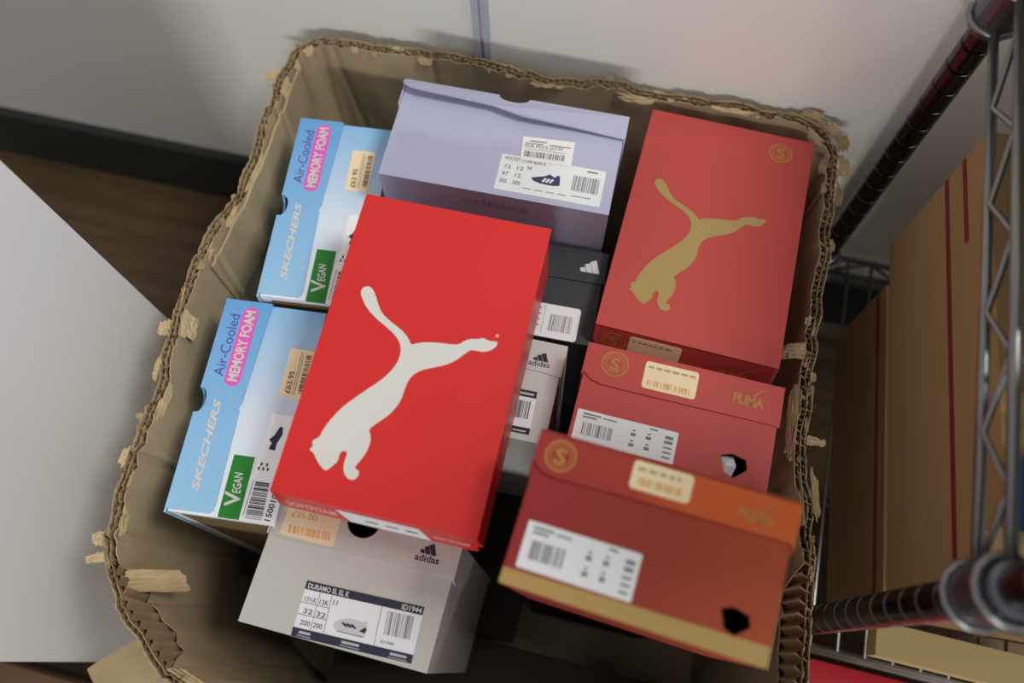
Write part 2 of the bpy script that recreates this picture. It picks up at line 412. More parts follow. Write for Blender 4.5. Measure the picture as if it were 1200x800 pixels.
# crushed paper at the back right corner
for k, (x, y, sd, wd, ln, dn, cu) in enumerate([(16.0, 57.0, 1, 2.4, 1.0, .1, .8), (17.6, 56.2, 1, 2.0, 1.4, .3, .6), (18.6, 54.6, 1, 1.8, 1.3, .1, .9), (18.9, 52.6, 1, 2.6, 1.2, .3, .6), (18.9, 52.8, -1, 2.2, .8, .4, -.4), (17.4, 56.2, -1, 2.0, .9, .5, -.5), (19.0, 49.5, 1, 2.4, .9, .5, .4)]):
    rim_scrap(x, y, sd, wd, ln, dn, cu, 40 + k, m_=KRAFT if k % 2 else FLUTE, ragged=.5, mid=.2)
# strips hanging inside the right-hand rim
rim_scrap(18.8, 31.6, -1, 1.6, 3.0, .25, -.9, 60, m_=KRAFT, ragged=.15)
rim_scrap(18.9, 25.4, -1, 7.8, 1.7, .72, -.15, 61, ragged=.2)
rim_scrap(19.8, 18.6, -.6, 5.0, 2.0, .85, -.3, 62, m_=KRAFT, ragged=.4); rim_scrap(19.8, 18.6, 1, 4.0, .9, .5, .3, 64, m_=KRAFT, ragged=.5)
rim_scrap(19.2, 23.6, 1, .8, 1.6, .1, .3, 63, m_=KRAFT, ragged=.5)
# paper peeled back from the corrugation at the two torn corners
scrap((-33.7, -2.3, Z - 3.4), (.62, .2, -.62), (.45, 1, .35), 6.6, 2.0, -.5, seed=70, ragged=.2)
scrap((-26.0, -8.1, Z + .2), (1, -.25, .1), (.2, 1, -.4), 4.6, .8, -.6, seed=72, ragged=.3)
scrap((20.2, 8.0, Z - 5.2), (.05, 1, .1), (-1, 0, .3), 7.4, .9, .6, seed=73, ragged=.25, m_=KRAFT)
# score line flap folded down inside the left wall
mb = MB(); ia, ib = idx_of(5) + 10, idx_of(7) - 4
sheet(mb, ia, ib, -1.05, -.75, lambda i: Z - .6 + .2 * ns(i * .1, 1.5), lambda i: Z - 6.3 - 3.0 * (idx_of(7) - i) / (idx_of(7) - idx_of(5)) + .15 * ns(i * .3, 4.5), 4)
mb.build('folded_flap', KRAFT_IN, carton)
# outer flap hanging outside the front left corner
def quad_sheet(A, B, C, D, th, name, m_, n=8):
    A, B, C, D = (Vector(q) for q in (A, B, C, D)); nn = (B - A).cross(D - A).normalized(); up = []
    for j in range(n + 1):
        for i in range(n + 1):
            p = A.lerp(B, i / n).lerp(D.lerp(C, i / n), j / n) + nn * (.6 * math.sin(math.pi * j / n) + .15 * ns(i * .5, j * .5, 3)); up.append(p)
    K = n + 1; N_ = K * K; fs = []
    for j in range(n):
        for i in range(n):
            a = j * K + i; fs += [(a, a + 1, a + K + 1, a + K), (N_ + a, N_ + a + K, N_ + a + K + 1, N_ + a + 1)]
    edge = list(range(K)) + [j * K + n for j in range(1, K)] + [n * K + i for i in range(n - 1, -1, -1)] + [j * K for j in range(n - 1, 0, -1)]
    for i in range(len(edge)):
        a, b = edge[i], edge[(i + 1) % len(edge)]; fs.append((a, N_ + a, N_ + b, b))
    mb = MB(); mb.add(up + [p - nn * th for p in up], fs); return mb.build(name, m_, carton)
quad_sheet((-29.2, -8.2, Z - 5), (-33.4, -5.4, Z - 6), (-42.5, -11.0, Z - 15.5), (-35.5, -16.5, Z - 15.0), .4, 'outer_flap', KRAFT)

# ------------------------------------------------------------------ shoe boxes
def shoebox(name, pos, ang, W, L, T, mats, pose, flap=None, notch=None, flap_gap=.03, hole=None, side_flap=True, flap_tilt=0.0, flap_lift=0.0):
    """W: width of the label end, L: length, T: height. pose: 'end' (label end up, lid away), 'left' (label end up, lid left), 'flat'.
    pos is the middle of the upward face. Returns the Empty and the frames of the label end and the lid."""
    Rm = rot(*ang)
    if pose == 'flat': O = (0, 0, 0); ref = Vector((0, 0, T)); Q = Rm
    else:
        O = (0, L / 2, T / 2); ref = Vector((0, -L, 0))
        Q = Rm @ (Matrix.Rotation(math.pi / 2, 4, 'Z') if pose == 'left' else Matrix.Identity(4)) @ Matrix.Rotation(-math.pi / 2, 4, 'X')
    base = Vector(pos) + Vector((0, 0, CAMZ)) - (Q.to_3x3() @ ref)
    root = empty(name, Matrix.Translation(base * S) @ Q)
    fr = lambda u, v, n: (u - O[0], -L / 2 - n - O[1], T / 2 + v - O[2])
    top = lambda u, v, n: (u - O[0], v - O[1], T + n - O[2])
    rt = lambda u, v, n: (W / 2 + n - O[0], u - O[1], v - O[2])
    lf = lambda u, v, n: (-W / 2 - n - O[0], u - O[1], v - O[2])
    bk = lambda u, v, n: (-u - O[0], L / 2 + n - O[1], v - O[2])
    bt = lambda u, v, n: (u - O[0], v - O[1], -n - O[2])
    body_m, lid_m, flap_m = mats
    bite = []
    if notch:
        c, r, d_ = notch
        bite = [(c + r * math.cos(math.pi * i / 10), -d_ * math.sin(math.pi * i / 10)) for i in range(11)]   # right to left, below the edge
    mb = MB(); h = T - .25
    face = [(-W / 2, -T / 2), (W / 2, -T / 2), (W / 2, h - T / 2)] + [(u, h - T / 2 + v * .94) for u, v in bite] + [(-W / 2, h - T / 2)]
    if hole:
        hu, hv, hs = hole; pent = [(hu - hs, hv + hs * .55), (hu - hs * .2, hv + hs * .85), (hu + hs * .8, hv + hs * .6), (hu + hs, hv - hs * .1), (hu + hs * .1, hv - hs * .9), (hu - hs * .6, hv - hs * .6)]
        # the label end is four pieces round the finger hole
        e = .001
        fl, fb = (-W / 2, -T / 2), (W / 2, -T / 2)
        L_ = [(-W / 2, -T / 2), (hu, -T / 2), pent[4], pent[5], pent[0], pent[1], (pent[1][0], h - T / 2)] + [(-W / 2, h - T / 2)]
        R__ = [(hu, -T / 2), (W / 2, -T / 2), (W / 2, h - T / 2), (pent[1][0], h - T / 2), pent[1], pent[2], pent[3], pent[4]]
        mb.prism(L_, -.25, 0, fr); mb.prism(R__, -.25, 0, fr)
    else: mb.prism(face, -.25, 0, fr)
    for f_ in (rt, lf): mb.prism([(-L / 2 + .25, 0), (L / 2, 0), (L / 2, h), (-L / 2 + .25, h)], -.2, 0, f_)
    mb.prism([(-W / 2 + .2, 0), (W / 2 - .2, 0), (W / 2 - .2, h), (-W / 2 + .2, h)], -.2, 0, bk)
    mb.prism([(-W / 2 + .2, -L / 2 + .25), (W / 2 - .2, -L / 2 + .25), (W / 2 - .2, L / 2 - .2), (-W / 2 + .2, L / 2 - .2)], -.2, 0, bt)
    mb.build('body', body_m, root)
    if flap:
        g = .18
        mb = MB()
        tb = [(-W / 2 - g, -L / 2 - g)] + [(u, -L / 2 - g - v * 2.4) for u, v in bite[::-1]] + [(W / 2 + g, -L / 2 - g), (W / 2 + g, L / 2), (-W / 2 - g, L / 2)]
        mb.prism(tb, -.2, 0, top)
        if side_flap:
            for f_ in (rt, lf): mb.prism([(-L / 2 - g, T - .2), (-L / 2 - g, T - 3.0), (-L / 2 + 1.5, T - 3.2), (L / 2 - 3, T - 1.2), (L / 2, T - .2)], .03, .18, f_)
        lid = mb.build('lid', lid_m, root)
        mb = MB(); vt = T / 2 - .2
        out = [(u, v) for u, v in flap] + [(W / 2 + g, vt)] + [(u, vt + v) for u, v in bite] + [(-W / 2 - g, vt)]
        if flap_lift:
            fx = lambda u, v, n: fr(u, v, n + (vt - v) / 2.0 * flap_lift * max(0, .5 - u / W))
        elif flap_tilt:
            tt = math.tan(math.radians(flap_tilt)); fx = lambda u, v, n: fr(u, v, n + (vt - v) * tt)
        else: fx = fr
        mb.prism(out, flap_gap, flap_gap + .14, fx)
        mb.build('lid_flap', flap_m, root)
        fl_fr = (lambda u, v, n: fx(u, v, n + flap_gap + .14))
    else: fl_fr = fr; fx = fr
    return root, fr, fl_fr, top

GROUP = 'shoe boxes packed in the carton'
E1, E2 = .02, .05

# --- red box with white cat, lying flat on top of the pile
RED = mat('glossy_red_card', (206, 42, 40), 0.36, spec=0.4)
W, L, T = 15.79, 25.74, 9.3
fl = [(-W / 2 - .18, T / 2 - 2.9), (-W / 2 + .3, T / 2 - 3.4), (W / 2 - .3, T / 2 - 3.4), (W / 2 + .18, T / 2 - 3.2)]
r_, fr, ff, tp = shoebox('shoe_box', (-13.925, 20.152, -59.475), (.63, 2.48, -.04), W, L, T, (RED, RED, RED), 'flat', flap=fl, flap_tilt=11)
tag(r_, 'bright red shoe box with a white leaping cat, lying flat on top', 'shoe box', GROUP)
mb = MB(); mb.prism(chaikin(CAT), .005, .03, tp); mb.build('cat_logo', WHITE_INK, r_)
mb = MB(); mb.prism([(5.85 + .16 * math.cos(a * .785), 2.7 + .16 * math.sin(a * .785)) for a in range(8)], .005, .03, tp); mb.build('registered_mark', mat('pale_red_ink', (232, 150, 140)), r_)
mb = MB(); put_text(mb, 'SOFTFOAM', (-7.2, T / 2 - 2.6), (-3.2, T / 2 - 2.6), 1.0, E1, ff, .012); mb.build('lettering', mat('pink_white_ink', (236, 190, 184)), r_); mb = MB()
put_text(mb, 'SOFTFOAM', (4.6, T / 2 - 2.4), (7.4, T / 2 - 2.4), .6, E1, ff, .012); mb.build('small_lettering', mat('pink_white_ink', (236, 190, 184)), r_)
mb = MB(); mb.prism([(-3.0, T / 2 - 1.0), (3.5, T / 2 - 1.0), (4.3, T / 2 - 3.2), (-2.2, T / 2 - 3.2)], .005, .04, ff); lb = mb.build('label', STICKER, r_)
mb = MB()
for k in range(3): dash(mb, (-.8 + k * 1.6, T / 2 - 2.2), (.2 + k * 1.6, T / 2 - 2.2), .3, .06, ff)
tag(mb.build('print', GREY_INK, lb), kind='stuff')

# --- the three red boxes with gold print
def emblem(root, fr_, cu, cv, r, n=E1):
    mb = MB(); K = 28
    for r0, r1 in ((r * .86, r), (r * .62, r * .68)):
        vs = []
        for j in range(K):
            a = 2 * math.pi * j / K; vs += [fr_(cu + r0 * math.cos(a), cv + r0 * math.sin(a), n), fr_(cu + r1 * math.cos(a), cv + r1 * math.sin(a), n)]
        mb.add(vs, [(2 * j, 2 * j + 1, (2 * j + 3) % (2 * K), (2 * j + 2) % (2 * K)) for j in range(K)])
    put_text(mb, 'S', (cu - r * .36, cv - r * .5), (cu + r * .36, cv - r * .5), r * 1.0, n, fr_, .03)
    for j in range(14):
        a = 2 * math.pi * j / 14; dash(mb, (cu + r * .72 * math.cos(a), cv + r * .72 * math.sin(a)), (cu + r * .80 * math.cos(a + .2), cv + r * .80 * math.sin(a + .2)), .06, n, fr_)
    mb.build('emblem', EMBLEM_INK, root)
def puma_mark(root, fr_, a, b, h, n=E1):
    mb = MB(); put_text(mb, 'PUMA', a, b, h, n, fr_, .04)
    wd = b[0] - a[0]; k = wd * .42 / 12; cx, cy = b[0] - wd * .12, a[1] + h * 1.15 + 3.5 * k
    poly = [(cx + (x * .8 + y * .3) * k, cy + (y * .62 + 2) * k) for x, y in CAT]
    mb.prism(poly, n - .01, n, fr_); mb.build('brand_mark', mat('brand_gold_ink', (186, 122, 62), 0.5), root)
def price_tag(root, fr_, quad, n=.03, ink=BROWN_INK, seed=3):
    (u0, v1), (u1, _), (_, v0) = quad
    mb = MB(); mb.prism(rrect(u0, u1, v0, v1, .28), n - .025, n, fr_); st = mb.build('price_sticker', CREAM, root)
    mb = MB(); rnd = random.Random(seed); x = u0 + .3
    while x < u1 - .7:
        l_ = rnd.uniform(.25, .6); dash(mb, (x, v1 - .62), (x + l_, v1 - .62), .22, n + .02, fr_); x += l_ + .18
    tag(mb.build('print', mat('faint_tan_ink', (186, 160, 120), .6), st), kind='stuff')
    mb = MB(); bars(mb, [(u0 + .4, v0 + .8), (u1 - .5, v0 + .8), (u1 - .5, v0 + .3), (u0 + .4, v0 + .3)], n + .02, fr_, seed, 18); tag(mb.build('barcode', ORANGE_INK, st), kind='stuff')
def size_label(root, fr_, u0, u1, v0, v1, seed):
    mb = MB(); mb.prism(rrect(u0, u1, v0, v1, .1), .004, .03, fr_); lb = mb.build('label', STICKER, root)
    w_, h_ = u1 - u0, v1 - v0
    mb = MB(); bars(mb, [(u0 + .08 * w_, v0 + .62 * h_), (u0 + .38 * w_, v0 + .62 * h_), (u0 + .38 * w_, v0 + .22 * h_), (u0 + .08 * w_, v0 + .22 * h_)], .05, fr_, seed, 16)
    tag(mb.build('barcode', GREY_INK, lb), kind='stuff')
    mb = MB()
    dash(mb, (u0 + .06 * w_, v0 + .86 * h_), (u0 + .24 * w_, v0 + .86 * h_), .05 * h_, .05, fr_); dash(mb, (u0 + .06 * w_, v0 + .76 * h_), (u0 + .2 * w_, v0 + .76 * h_), .05 * h_, .05, fr_)
    dash(mb, (u0 + .26 * w_, v0 + .84 * h_), (u0 + .4 * w_, v0 + .84 * h_), .04 * h_, .05, fr_); dash(mb, (u0 + .72 * w_, v0 + .88 * h_), (u0 + .8 * w_, v0 + .88 * h_), .05 * h_, .05, fr_)
    for a, b in ((.55, .55), (.7, .55), (.55, .22), (.7, .22)):
        dash(mb, (u0 + a * w_, v0 + b * h_), (u0 + (a + .05) * w_, v0 + b * h_), .1 * h_, .05, fr_); dash(mb, (u0 + (a + .01) * w_, v0 + (b + .15) * h_), (u0 + (a + .04) * w_, v0 + (b + .15) * h_), .05 * h_, .05, fr_)
    for k in range(5): dash(mb, (u0 + .88 * w_, v0 + (.12 + k * .15) * h_), (u0 + .96 * w_, v0 + (.12 + k * .15) * h_), (.09 if k > 2 else .05) * h_, .05, fr_)
    tag(mb.build('print', GREY_INK, lb), kind='stuff')

RED2 = mat('red_card', (186, 71, 66), 0.5, spec=0.35)
W, L, T = 16.35, 25.9, 9.7
fl = [(-W / 2 - .18, T / 2 - 2.2), (-W / 2 + .5, T / 2 - 3.5), (-W / 2 + 1.3, T / 2 - 3.9), (W / 2 - .4, T / 2 - 3.9), (W / 2 + .18, T / 2 - 4.0)]
r_, fr, ff, tp = shoebox('shoe_box', (8.02, 42.1, -68.45), (-2.14, -3.93, -.25), W, L, T, (RED2, RED2, RED2), 'flat', flap=fl, flap_tilt=13)
tag(r_, 'red shoe box with a gold leaping cat and round gold emblem on its lid', 'shoe box', GROUP)
mb = MB(); mb.prism(chaikin([(.94 * x - .02 * y - .65, .94 * y + .02 * x + .1) for x, y in CAT]), .005, .03, tp); mb.build('cat_logo', GOLD_INK, r_)
emblem(r_, tp, 5.25, 10.75, 1.2)
emblem(r_, ff, -6.4, T / 2 - 1.9, 1.2)
price_tag(r_, ff, [(-5.0, T / 2 - .6), (-.2, 0), (0, T / 2 - 3.3)], seed=4)
puma_mark(r_, ff, (3.4, T / 2 - 2.9), (6.4, T / 2 - 2.9), .8)

W, L, T = 16.68, 26.2, 9.35
fl = [(-8.52, 2.6), (-8.3, 1.9), (-7.6, 1.35), (-6.6, 1.12), (-4.1, 1.1), (7.7, 1.15), (8.52, 1.05)]
r_, fr, ff, tp = shoebox('shoe_box', (7.411, 21.689, -65.485), (-1.48, -.84, -.76), W, L, T, (RED2, RED2, RED2), 'end', flap=fl, hole=(5.4, -3.0, 1.15))
tag(r_, 'red shoe box on end below the gold cat box, pale paper in its finger hole', 'shoe box', GROUP)
emblem(r_, ff, -5.87, 3.2, 1.2); price_tag(r_, ff, [(-3.3, 4.2), (1.3, 0), (0, 1.7)], seed=5); puma_mark(r_, ff, (4.4, 2.35), (7.0, 2.35), .9)
size_label(r_, fr, -8.02, .58, -4.2, -1.42, 5)
mb = MB(); mb.add([fr(u, v, n) for u, v, n in ((4.2, -2.2, -.9), (4.6, -3.9, -.5), (5.5, -4.0, -1.2), (5.7, -2.9, -.5), (5.4, -2.0, -.8), (4.9, -3.0, -.3))], [(0, 1, 5), (1, 2, 5), (2, 3, 5), (3, 4, 5), (4, 0, 5)])
mb.build('tissue_paper', mat('white_tissue', (226, 228, 236), 0.8), r_)

W, L, T = 16.55, 26.2, 10.07
ORB = grad_mat('red_orange_card', [(0.0, (148, 42, 42)), (.5, (152, 56, 42)), (1.0, (172, 76, 44))], 'X', -8, 8, .6)  # red at the left end, running to orange at the right
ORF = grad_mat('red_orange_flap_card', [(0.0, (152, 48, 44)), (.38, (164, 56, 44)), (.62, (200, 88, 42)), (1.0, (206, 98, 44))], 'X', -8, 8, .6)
fl = [(-8.46, 3.3), (-8.2, 2.7), (-7.6, 2.3), (-6.8, 2.16), (-2.0, 2.3), (3.3, 2.4), (8.1, 2.4), (8.46, 2.1)]
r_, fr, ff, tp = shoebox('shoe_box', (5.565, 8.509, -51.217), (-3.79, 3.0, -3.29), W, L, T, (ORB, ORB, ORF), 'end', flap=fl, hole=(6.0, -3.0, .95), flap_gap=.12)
tag(r_, 'orange-red shoe box with a gold band along its lower edge, nearest the front', 'shoe box', GROUP)
emblem(r_, ff, -6.75, 3.6, 1.05); price_tag(r_, ff, [(-2.1, 4.75), (1.75, 0), (0, 2.9)], seed=6); puma_mark(r_, ff, (4.8, 3.0), (7.0, 3.0), .75)
size_label(r_, fr, -7.54, -.18, -3.82, -.84, 7)
mb = MB(); mb.prism([(-8.275, -5.035), (8.275, -5.035), (8.275, -3.8), (-8.275, -4.05)], .003, .02, fr); mb.build('gold_band', mat('gold_band_ink', (178, 146, 86), .45, .1), r_)

# --- lilac box
LILAC = mat('lilac_card', (176, 176, 202), 0.5, var=.02, scale=60)
W, L, T = 21.81, 34.0, 10.94
fl = [(-11.09, 4.7), (-10.8, 4.25), (-10.2, 3.9), (-8.9, 3.68), (-5.1, 3.6), (-1.9, 3.5), (-.4, 3.15), (1.1, 2.85), (4.3, 2.85), (6.5, 2.85), (11.09, 2.7)]
r_, fr, ff, tp = shoebox('shoe_box', (-12.801, 43.715, -63.824), (1.68, .17, .97), W, L, T, (LILAC, LILAC, LILAC), 'end', flap=fl, notch=(-.15, 1.5, .7), flap_gap=.2, flap_lift=1.25)
tag(r_, 'pale lilac shoe box standing on end against the carton back wall', 'shoe box', GROUP)
mb = MB(); adidas_bars(mb, 7.6, 9.5, 3.45, 5.0, E1, ff); mb.build('three_bar_logo', WHITE_INK, r_)
mb = MB(); mb.prism([(0.0, -.95), (9.93, -.95), (9.93, -4.85), (0.0, -4.85)], .004, .025, fr); lb = mb.build('label', STICKER, r_)
mb = MB(); bars(mb, [(7.05, -1.95), (9.6, -1.95), (9.6, -3.6), (7.05, -3.6)], .045, fr, 11, 22); tag(mb.build('barcode', GREY_INK, lb), kind='stuff')
mb = MB(); mb.prism([(3.18, -3.0), (3.66, -2.84), (4.33, -2.65), (4.87, -2.32), (5.17, -2.53), (5.43, -2.59), (5.48, -2.34), (5.77, -2.34), (5.88, -2.85), (5.93, -3.37), (5.3, -3.5), (4.09, -3.46), (3.45, -3.3)], .03, .045, fr); sh = mb.build('shoe_picture', mat('navy_picture_ink', (58, 58, 92)), lb)
mb = MB()
for k in range(3): mb.add([fr(u, v, .06) for u, v in ((4.2 + k * .34, -3.25), (4.4 + k * .34, -3.3), (4.65 + k * .34, -2.85), (4.45 + k * .34, -2.8))], [(0, 1, 2, 3)])
mb.build('shoe_stripes', STICKER, lb)
mb = MB(); put_text(mb, 'HOCKEY CORE BLACK', (.35, -1.5), (4.3, -1.5), .36, .045, fr, .01)
for tx, a, b_ in (('12', (.55, -2.45), 1.1), ('12', (1.7, -2.45), 2.3), ('94', (2.6, -2.25), 3.05), ('47', (.4, -3.25), 1.0), ('12', (1.65, -3.25), 2.2), ('305', (.35, -4.05), 1.05), ('300', (1.55, -4.05), 2.3)):
    put_text(mb, tx, a, (b_, a[1]), .42, .045, fr, .01)
for k in range(4): dash(mb, (2.6 + k * 1.1, -4.3), (3.4 + k * 1.1, -4.3), .07, .045, fr)
dash(mb, (8.2, -1.4), (9.2, -1.4), .16, .045, fr); dash(mb, (7.2, -4.2), (9.0, -4.2), .08, .045, fr)
tag(mb.build('print', GREY_INK, lb), kind='stuff')
mb = MB(); mb.prism([(1.55, 1.32), (6.5, 1.62), (6.6, -1.1), (1.78, -1.3)], .05, .08, fr); st = mb.build('price_sticker', mat('white_price_paper', (232, 228, 226), .6), r_)
mb = MB(); bars(mb, [(2.0, -.25), (5.9, -.05), (5.9, -.68), (2.05, -.9)], .1, fr, 12, 28); tag(mb.build('barcode', GREY_INK, st), kind='stuff')
mb = MB(); put_text(mb, 'OUR PRICE £67.99', (1.85, .16), (5.5, .38), .34, .1, fr, .01); dash(mb, (2.3, .86), (3.9, .96), .12, .1, fr); dash(mb, (1.9, .56), (3.6, .66), .1, .1, fr); dash(mb, (4.2, .72), (6.2, .84), .1, .1, fr)
dash(mb, (2.0, -.05), (5.9, .15), .05, .1, fr); tag(mb.build('print', GREY_INK, st), kind='stuff')
mb = MB(); nf = lambda u, v, n: (u, -34.0 / 2 - 17.0 + v, -T / 2 - n)
put_text(mb, 'adidas', (-3.0, 3.2), (3.4, 3.2), 1.1, .02, lambda u, v, n: (u, -34.0 + (5.5 - v), -T / 2 - n), .02); mb.build('side_lettering', mat('lilac_grey_ink', (150, 150, 182), .5), r_)

# --- two pale blue boxes, lids to the left
SKB = grad_mat('sky_print_card', [(0.0, (232, 236, 242)), (.42, (216, 226, 238)), (1.0, (138, 186, 226))], 'X', -10, 10, .42, clouds=.25)
SKF = grad_mat('sky_blue_flap_card', [(0.0, (152, 196, 230)), (1.0, (104, 164, 218))], 'X', -10, 10, .42)
def sky_box(pos, ang, W, L, T, price, label, notch_c):
    fl = [(-W / 2 + .25, .9), (-W / 2 + .55, .66), (-W / 2 + 1.0, .6), (-.5, .78), (-.3, 1.05), (0.0, .85), (.3, .74), (4, .6), (W / 2 + .18, .35)]
    fl = [(-W / 2 + .2, T / 2 - .2)] + fl
    r_, fr, ff, tp = shoebox('shoe_box', pos, ang, W, L, T, (SKB, SKF, SKF), 'left', flap=fl, notch=(notch_c, 1.15, .62), side_flap=False)
    tag(r_, label, 'shoe box', GROUP)
    mb = MB(); mb.prism(rrect(1.7, 9.6, 1.42, 2.92, .7, 6), .003, .02, ff); pl = mb.build('pink_badge', PINK, r_)
    mb = MB(); put_text(mb, 'MEMORY FOAM', (2.15, 1.72), (9.25, 1.72), .95, .035, ff, .03); mb.build('badge_lettering', WHITE_INK, pl)
    mb = MB(); put_text(mb, 'Air-Cooled', (2.5, 3.12), (8.7, 3.12), .95, E1, ff, .0); mb.build('lettering', PURPLE_INK, r_)
    mb = MB(); put_text(mb, 'SKECHERS', (-8.1, 2.42), (.3, 2.62), .66, E1, ff, .03, .25); mb.build('brand_lettering', WHITE_INK, r_)
    p0, p1, pv = price
    mb = MB(); mb.prism([(p0, pv), (p1, pv), (p1, pv - 2.35), (p0, pv - 2.35)], .005, .04, fr); st = mb.build('price_sticker', CREAM, r_)
    mb = MB(); put_text(mb, '£63.95', (p0 + .35, pv - .95), (p0 + 2.5, pv - .95), .5, .06, fr, .015); dash(mb, (p0 + .3, pv - 1.2), (p1 - .3, pv - 1.2), .05, .06, fr); dash(mb, (p0 + .3, pv - 1.4), (p1 - .6, pv - 1.4), .05, .06, fr); tag(mb.build('print', BROWN_INK, st), kind='stuff')
    mb = MB(); bars(mb, [(p0 + .5, pv - 1.65), (p1 - .4, pv - 1.65), (p1 - .4, pv - 2.15), (p0 + .5, pv - 2.15)], .06, fr, 21, 24); tag(mb.build('barcode', BROWN_INK, st), kind='stuff')
    mb = MB(); mb.prism([(-10.0, -.0 + .2), (-4.45, .2), (-4.45, -1.68), (-10.0, -1.68)], .003, .02, fr); vg = mb.build('green_badge', GREEN, r_)
    mb = MB(); put_text(mb, 'V', (-8.75, -1.45), (-7.45, -1.2), 1.35, .035, fr, .02, .1); put_text(mb, 'EGAN', (-7.75, -1.22), (-5.9, -1.0), .75, .035, fr, .02, .2); mb.build('badge_lettering', WHITE_INK, vg)
    lo = -T / 2 + .05
    mb = MB(); mb.prism([(-L + .7, -T / 2 + .1), (-.1, -T / 2 + .1), (-.1, T / 2 - 1.2), (-L + .7, T / 2 - 1.2)], .004, .05, lambda u, v, n: (-W / 2 - n, u, v)); mb.build('shaded_side', mat('side_shadow_brown', (118, 98, 70), .8, var=.06, scale=12), r_)  # brown sheet painted in place of the shadow on this side
    mb = MB(); mb.prism([(-10.0, -1.72), (-.3, -2.2), (-.3, lo), (-10.0, lo)], .003, .02, fr); lb = mb.build('label', mat('white_label_print', (240, 240, 242), .5), r_)
    mb = MB(); bars(mb, [(-9.75, -2.15), (-6.5, -2.3), (-6.5, -3.55), (-9.75, -3.65)], .035, fr, 31, 26); tag(mb.build('barcode', BLACK_INK, lb), kind='stuff')
    mb = MB(); put_text(mb, '150010/N', (-9.75, -4.36), (-6.6, -4.6 if T > 9.6 else -4.36), .52, .035, fr, .015)
    for a, b_ in ((-5.5, -2.35), (-5.5, -2.75), (-5.5, -3.15), (-5.1, -2.5), (-5.1, -3.0)): dash(mb, (a, b_), (a + .28, b_), .16, .035, fr)
    dash(mb, (-9.6, -1.98), (-6.4, -2.1), .05, .035, fr); tag(mb.build('print', BLACK_INK, lb), kind='stuff')
    mb = MB(); mb.prism([(-1.42, -3.21), (-1.45, -3.49), (-2.13, -3.59), (-2.93, -3.3), (-3.62, -3.27), (-3.56, -2.71), (-3.21, -2.76), (-2.99, -2.84), (-2.69, -2.52), (-2.3, -2.88)], .02, .035, fr); mb.build('shoe_picture', NAVY_INK, lb)
    return r_
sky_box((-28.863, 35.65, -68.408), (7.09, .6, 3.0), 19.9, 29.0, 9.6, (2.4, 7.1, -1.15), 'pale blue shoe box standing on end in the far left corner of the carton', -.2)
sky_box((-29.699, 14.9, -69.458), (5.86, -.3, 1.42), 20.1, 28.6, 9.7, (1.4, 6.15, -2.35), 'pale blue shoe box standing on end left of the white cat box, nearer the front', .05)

# --- white box at the front
WH = mat('white_card', (188, 185, 178), 0.5, var=.02, scale=40)
W, L, T = 16.5, 27.6, 10.42
fl = [(-8.43, 3.2), (-8.0, 2.5), (-7.4, 2.12), (-6.8, 2.05), (-1.06, 2.31), (2.0, 2.4), (4.2, 2.3), (7.6, 2.45), (8.43, 2.6)]
r_, fr, ff, tp = shoebox('shoe_box', (-16.092, 2.5, -69.93), (-.47, .14, -2.16), W, L, T, (WH, WH, WH), 'end', flap=fl, notch=(-.45, 1.45, 1.35))
tag(r_, 'white shoe box with navy label bars and a round thumb notch, at the front', 'shoe box', GROUP)
mb = MB(); adidas_bars(mb, 4.95, 6.45, 3.75, 4.7, E1, ff); put_text(mb, 'adidas', (4.7, 3.1), (6.8, 3.15), .55, E1, ff, .015); mb.build('three_bar_logo', BLACK_INK, r_)
mb = MB(); mb.prism(rrect(-7.3, -2.4, 2.35, 4.85, .3), .004, .03, ff); st = mb.build('price_sticker', mat('pale_price_paper', (228, 208, 172), .6), r_)
mb = MB(); put_text(mb, '£35.00', (-6.8, 3.98), (-4.5, 4.12), .5, .05, ff, .01); bars(mb, [(-6.7, 3.3), (-2.9, 3.45), (-2.8, 2.8), (-6.6, 2.62)], .05, ff, 41, 18); tag(mb.build('print', ORANGE_INK, st), kind='stuff')
mb = MB(); mb.prism([(-3.65, -.75), (6.62, -.4), (6.8, -4.85), (-3.5, -5.2)], .003, .02, fr); lb = mb.build('label', STICKER, r_)
mb = MB(); mb.prism([(-3.66, -.74), (6.62, -.39), (6.63, -1.04), (-3.64, -1.42)], .02, .035, fr); b1 = mb.build('title_bar', NAVY_INK, lb)
mb = MB(); put_text(mb, 'DURAMO SL EL K', (-3.42, -1.3), (.22, -1.16), .42, .05, fr, .02); put_text(mb, 'ID1944', (4.8, -.99), (6.5, -.92), .42, .05, fr, .02); mb.build('title_lettering', WHITE_INK, lb)
mb = MB(); mb.prism([(-3.57, -4.49), (6.79, -4.14), (6.82, -4.83), (-3.51, -5.2)], .02, .035, fr); mb.build('footer_bar', NAVY_INK, lb)
mb = MB()
for a, l_ in (((-2.95, -4.86), 1.0), ((.76, -4.72), 1.5), ((4.9, -4.6), 1.4)):
    dash(mb, a, (a[0] + l_, a[1] + l_ * .034), .2, .05, fr); dash(mb, (a[0] - .1, a[1] - .2), (a[0] + l_ + .1, a[1] - .2 + l_ * .034), .06, .05, fr)
tag(mb.build('footer_print', mat('pale_grey_ink', (180, 180, 190)), lb), kind='stuff')
mb = MB()
for tx, a, l_ in (('13½K', (-3.35, -2.35), 1.05), ('13K', (-2.05, -2.3), .8), ('32', (-3.15, -3.28), .8), ('32', (-2.0, -3.27), .8), ('200', (-3.1, -4.2), .85), ('200', (-1.98, -4.15), .8), ('11', (-.9, -2.05), .35)):
    put_text(mb, tx, a, (a[0] + l_, a[1] + l_ * .034), .4, .035, fr, .005)
